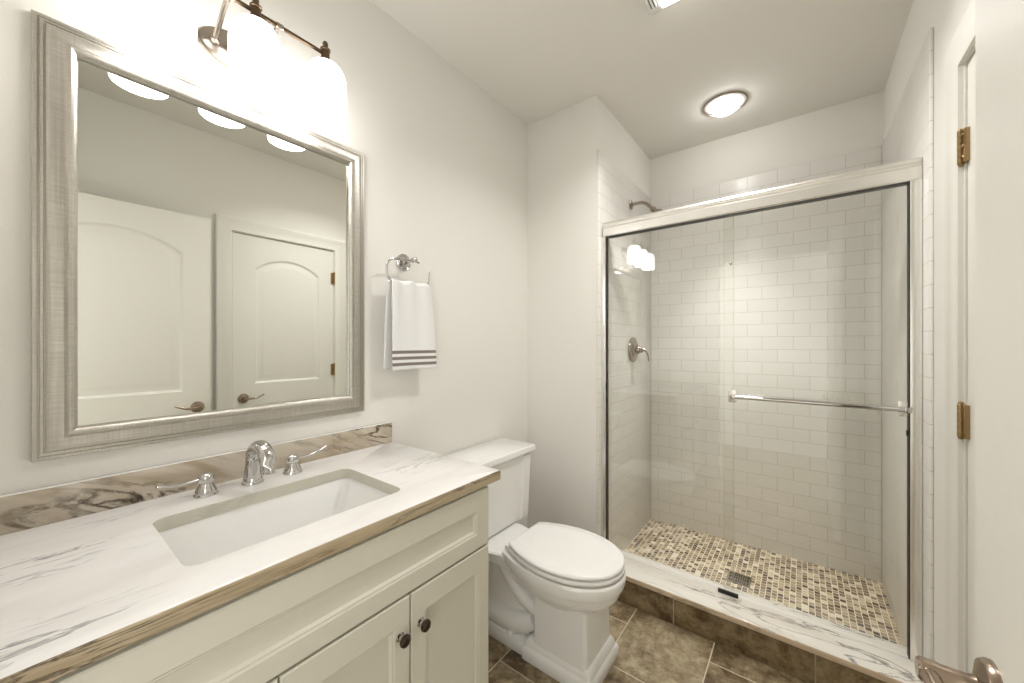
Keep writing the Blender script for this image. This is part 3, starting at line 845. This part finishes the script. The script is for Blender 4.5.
for x0, x1, s in ((ex0+0.001, ex0+0.028, 1), (ex1-0.032, ex1-0.001, -1)):
    mb = MB(); mb.box(x0, x1, FY0, FY1-0.004, CZ1+0.0015, HZ0-0.0005, 0.0025)
    j = mb.build('wall_jamb', M['brushed'], en)
    gx = x1 if s > 0 else x0-0.003
    MB().box(gx, gx+0.003, FY0+0.006, FY0+0.034, CZ1+0.002, HZ0-0.001).build('jamb_black_strip', M['black'], j, smooth=False)  # narrow black strip down the inner side of the jamb
extrude_x([(FY0+0.012, CZ1+0.0005), (FY0+0.014, CZ1+0.002), (FY0+0.016, CZ1+0.003), (FY1-0.012, CZ1+0.003), (FY1-0.010, CZ1+0.002), (FY1-0.006, CZ1+0.0005)], ex0+0.028, ex1-0.032).build('bottom_track', M['track'], en, ang=25)
mb = MB(); mb.box(-0.306, -0.226, FY0+0.001, FY0+0.011, CZ1+0.001, CZ1+0.017, 0.001); mb.build('door_guide', M['black'], en)
# glass: the front panel on the right carries the bar
gz0, gz1 = CZ1+0.012, HZ0+0.010
def pane(mb, name):
    for f in mb.bm.faces: f.normal_update(); f.material_index = 1 if abs(f.normal.x) > 0.5 else 0
    return mb.build(name, [M['glass'], M['glass_edge']], en, smooth=False)
p_in = pane(MB().box(ex0+0.022, -0.248, 1.984, 1.990, gz0, gz1), 'glass_panel')
p_out = pane(MB().box(-0.284, ex1-0.028, 1.962, 1.968, gz0, gz1), 'glass_panel')
mb = MB(); bz, by = 1.052, 1.930
mb.tube([(-0.244, by, bz), (0.300, by, bz)], 0.0085, 12)
for x in (-0.244, 0.300):
    mb.box(x-0.010, x+0.010, by-0.010, by+0.010, bz-0.010, bz+0.010, 0.002)
bar = mb.build('towel_bar', M['chrome'], p_out)
for x in (-0.250, 0.296):
    mb = MB(); mb.box(x-0.016, x+0.016, 1.9575, 1.9615, bz-0.028, bz+0.028, 0.001); mb.box(x-0.006, x+0.014, by, 1.958, bz-0.008, bz+0.008, 0.001)
    mb.box(x-0.014, x+0.014, 1.9685, 1.974, bz-0.014, bz+0.014, 0.001)
    mb.build('bar_bracket', M['brushed'], bar)
mb = MB(); mb.lathe([(0.007, 0), (0.007, 0.004), (0.004, 0.006)], (-0.258, 1.9835, 1.655), (0, -1, 0), 16); mb.build('glass_screw', M['chrome'], p_in)
mb = MB(); mb.box(ex0+0.0285, ex0+0.0345, FY0+0.006, FY0+0.018, 1.03, 1.075, 0.001); mb.build('door_bumper', M['black'], en); mb = MB(); mb.box(ex0+0.0285, ex0+0.0345, FY0+0.006, FY0+0.018, 0.975, 0.992, 0.001); mb.build('door_bumper', M['black'], en)
mb = MB(); mb.box(ex1-0.040, ex1-0.0325, FY0+0.006, FY0+0.018, 0.955, 0.975, 0.001); mb.build('door_bumper', M['black'], en)

# ------------------------------------------------------------------ shower fittings
XT = XS+TT
sh = thing('overhead_shower', 'chrome shower head on a bent arm high on the tiled wall', 'shower head', (XT, 2.44, 2.18))
SY, SZ = 2.405, 2.188
mb = MB(); mb.lathe([(0.030, 0), (0.031, 0.003), (0.026, 0.008), (0.014, 0.012), (0.010, 0.014)], (XT+0.0005, SY, SZ), (1, 0, 0), 28); mb.build('flange', M['nickel'], sh)
mb = MB(); pts = [(XT+0.005, SY, SZ)]
for i in range(9):
    a = R(45*i/8); pts.append((XT+0.055+0.075*math.sin(a), SY, SZ-0.075*(1-math.cos(a))))
pts.append((pts[-1][0]+0.028, SY, pts[-1][2]-0.028))
mb.tube(pts, 0.0105, 14, True, 1.0, (0, 1, 0)); mb.build('arm', M['nickel'], sh)
e = Vector(pts[-1])
mb = MB(); mb.lathe([(0.012, 0), (0.017, 0.004), (0.018, 0.012), (0.014, 0.018), (0.016, 0.024), (0.030, 0.040), (0.038, 0.050), (0.0385, 0.058), (0.034, 0.060), (0.001, 0.0605)], e-Vector((0.0, 0, 0.0)), (0.55, 0, -0.83), 28); mb.build('spray_head', M['nickel'], sh)

sv = thing('shower_valve', 'round chrome shower valve with curved lever on the tiled side wall', 'shower valve', (XT, 2.45, 1.25))
VYc, VZ = 2.435, 1.249
mb = MB(); mb.lathe([(0.080, 0), (0.082, 0.004), (0.080, 0.010), (0.070, 0.016), (0.062, 0.016), (0.052, 0.024), (0.036, 0.030), (0.028, 0.032)], (XT+0.0005, VYc, VZ), (1, 0, 0), 36); mb.build('escutcheon', M['nickel'], sv)
mb = MB(); mb.lathe([(0.026, 0), (0.027, 0.010), (0.022, 0.018), (0.019, 0.024), (0.020, 0.028), (0.019, 0.036), (0.013, 0.041), (0.001, 0.042)], (XT+0.030, VYc, VZ), (1, 0, 0), 28)
pts = []; rad = []
for i in range(11):
    t = i/10
    pts.append((XT+0.060+0.044*math.sin(t*PI/2), VYc+0.006*t, VZ+0.004-0.075*t*t)); rad.append(0.0085-0.0030*t)
mb.tube(pts, rad, 12, True, 0.8, (0, 1, 0)); mb.build('lever', M['nickel'], sv, ang=45)

dr = thing('shower_drain', 'small square slotted metal drain in the mosaic shower floor', 'drain', (-0.273, 2.388, 0.003))
mb = MB()
d0, d1, e0, e1 = -0.328, -0.218, 2.333, 2.443
for a, b, c, d in ((d0, d1, e0, e0+0.010), (d0, d1, e1-0.010, e1), (d0, d0+0.010, e0+0.010, e1-0.010), (d1-0.010, d1, e0+0.010, e1-0.010)): mb.box(a, b, c, d, 0.003, 0.006)
for r in range(3):
    yy = e0+0.010+0.030*(r+1)
    if r < 2: mb.box(d0+0.010, d1-0.010, yy-0.003, yy+0.003, 0.003, 0.0057)
for i in range(1, 9):
    xx = d0+0.010+0.010*i
    mb.box(xx-0.0028, xx+0.0028, e0+0.010, e1-0.010, 0.003, 0.0055)
mb.build('grate', M['nickel'], dr, smooth=False)
MB().box(d0+0.008, d1-0.008, e0+0.008, e1-0.008, 0.0028, 0.0036).build('drain_well', M['black'], dr, smooth=False)

# ------------------------------------------------------------------ ceiling fixtures
clx, cly = -0.347, 2.432
cl = thing('ceiling_light', 'round recessed ceiling light glowing above the shower', 'ceiling light', (clx, cly, ZC))
mb = MB(); mb.lathe([(0.113, 0), (0.1135, 0.004), (0.111, 0.007), (0.106, 0.0085), (0.104, 0.006), (0.103, 0.001)], (clx, cly, ZC), (0, 0, -1), 56, False); mb.build('trim_ring', M['nickel'], cl)
mb = MB(); mb.lathe([(0.1035, 0.001), (0.098, 0.005), (0.083, 0.007), (0.063, 0.007)], (clx, cly, ZC), (0, 0, -1), 56, False); mb.build('reflector', M['white_plastic'], cl)
mb = MB(); mb.lathe([(0.063, 0.005), (0.063, 0.020), (0.060, 0.032), (0.052, 0.042), (0.037, 0.050), (0.018, 0.054), (0.001, 0.0545)], (clx, cly, ZC), (0, 0, -1), 48); mb.build('lens', M['shower_lens'], cl)

ff = thing('exhaust_fan', 'white ceiling exhaust fan with lit square lens and side louvres', 'exhaust fan', (-0.33, 1.44, ZC))
qx0, qx1, qy0, qy1 = -0.497, -0.193, 1.272, 1.577
mb = MB()
mb.box(qx0, qx1, qy0, qy1, ZC-0.012, ZC, 0.004)
for i in range(3):
    for xx in (qx0+0.012+0.012*i, qx1-0.012-0.012*i): mb.box(xx-0.003, xx+0.003, qy0+0.03, qy1-0.03, ZC-0.016, ZC-0.012, 0.001)
mb.build('grille', M['white_plastic'], ff)
for i in range(3):
    for xx in (qx0+0.018+0.012*i, qx1-0.018-0.012*i):
        MB().box(xx-0.002, xx+0.002, qy0+0.03, qy1-0.03, ZC-0.0128, ZC-0.0118).build('louvre_slot', M['slot'], ff, smooth=False)
mb = MB(); mb.rings([[Vector((x, y, z)) for x, y in rrect(-0.445+d, -0.245-d, qy0+0.015+d, qy1-0.012-d, 0.012)] for d, z in ((0, ZC-0.012), (0.002, ZC-0.020), (0.01, ZC-0.026), (0.03, ZC-0.028))]); mb.build('lens', M['fan_lens'], ff)
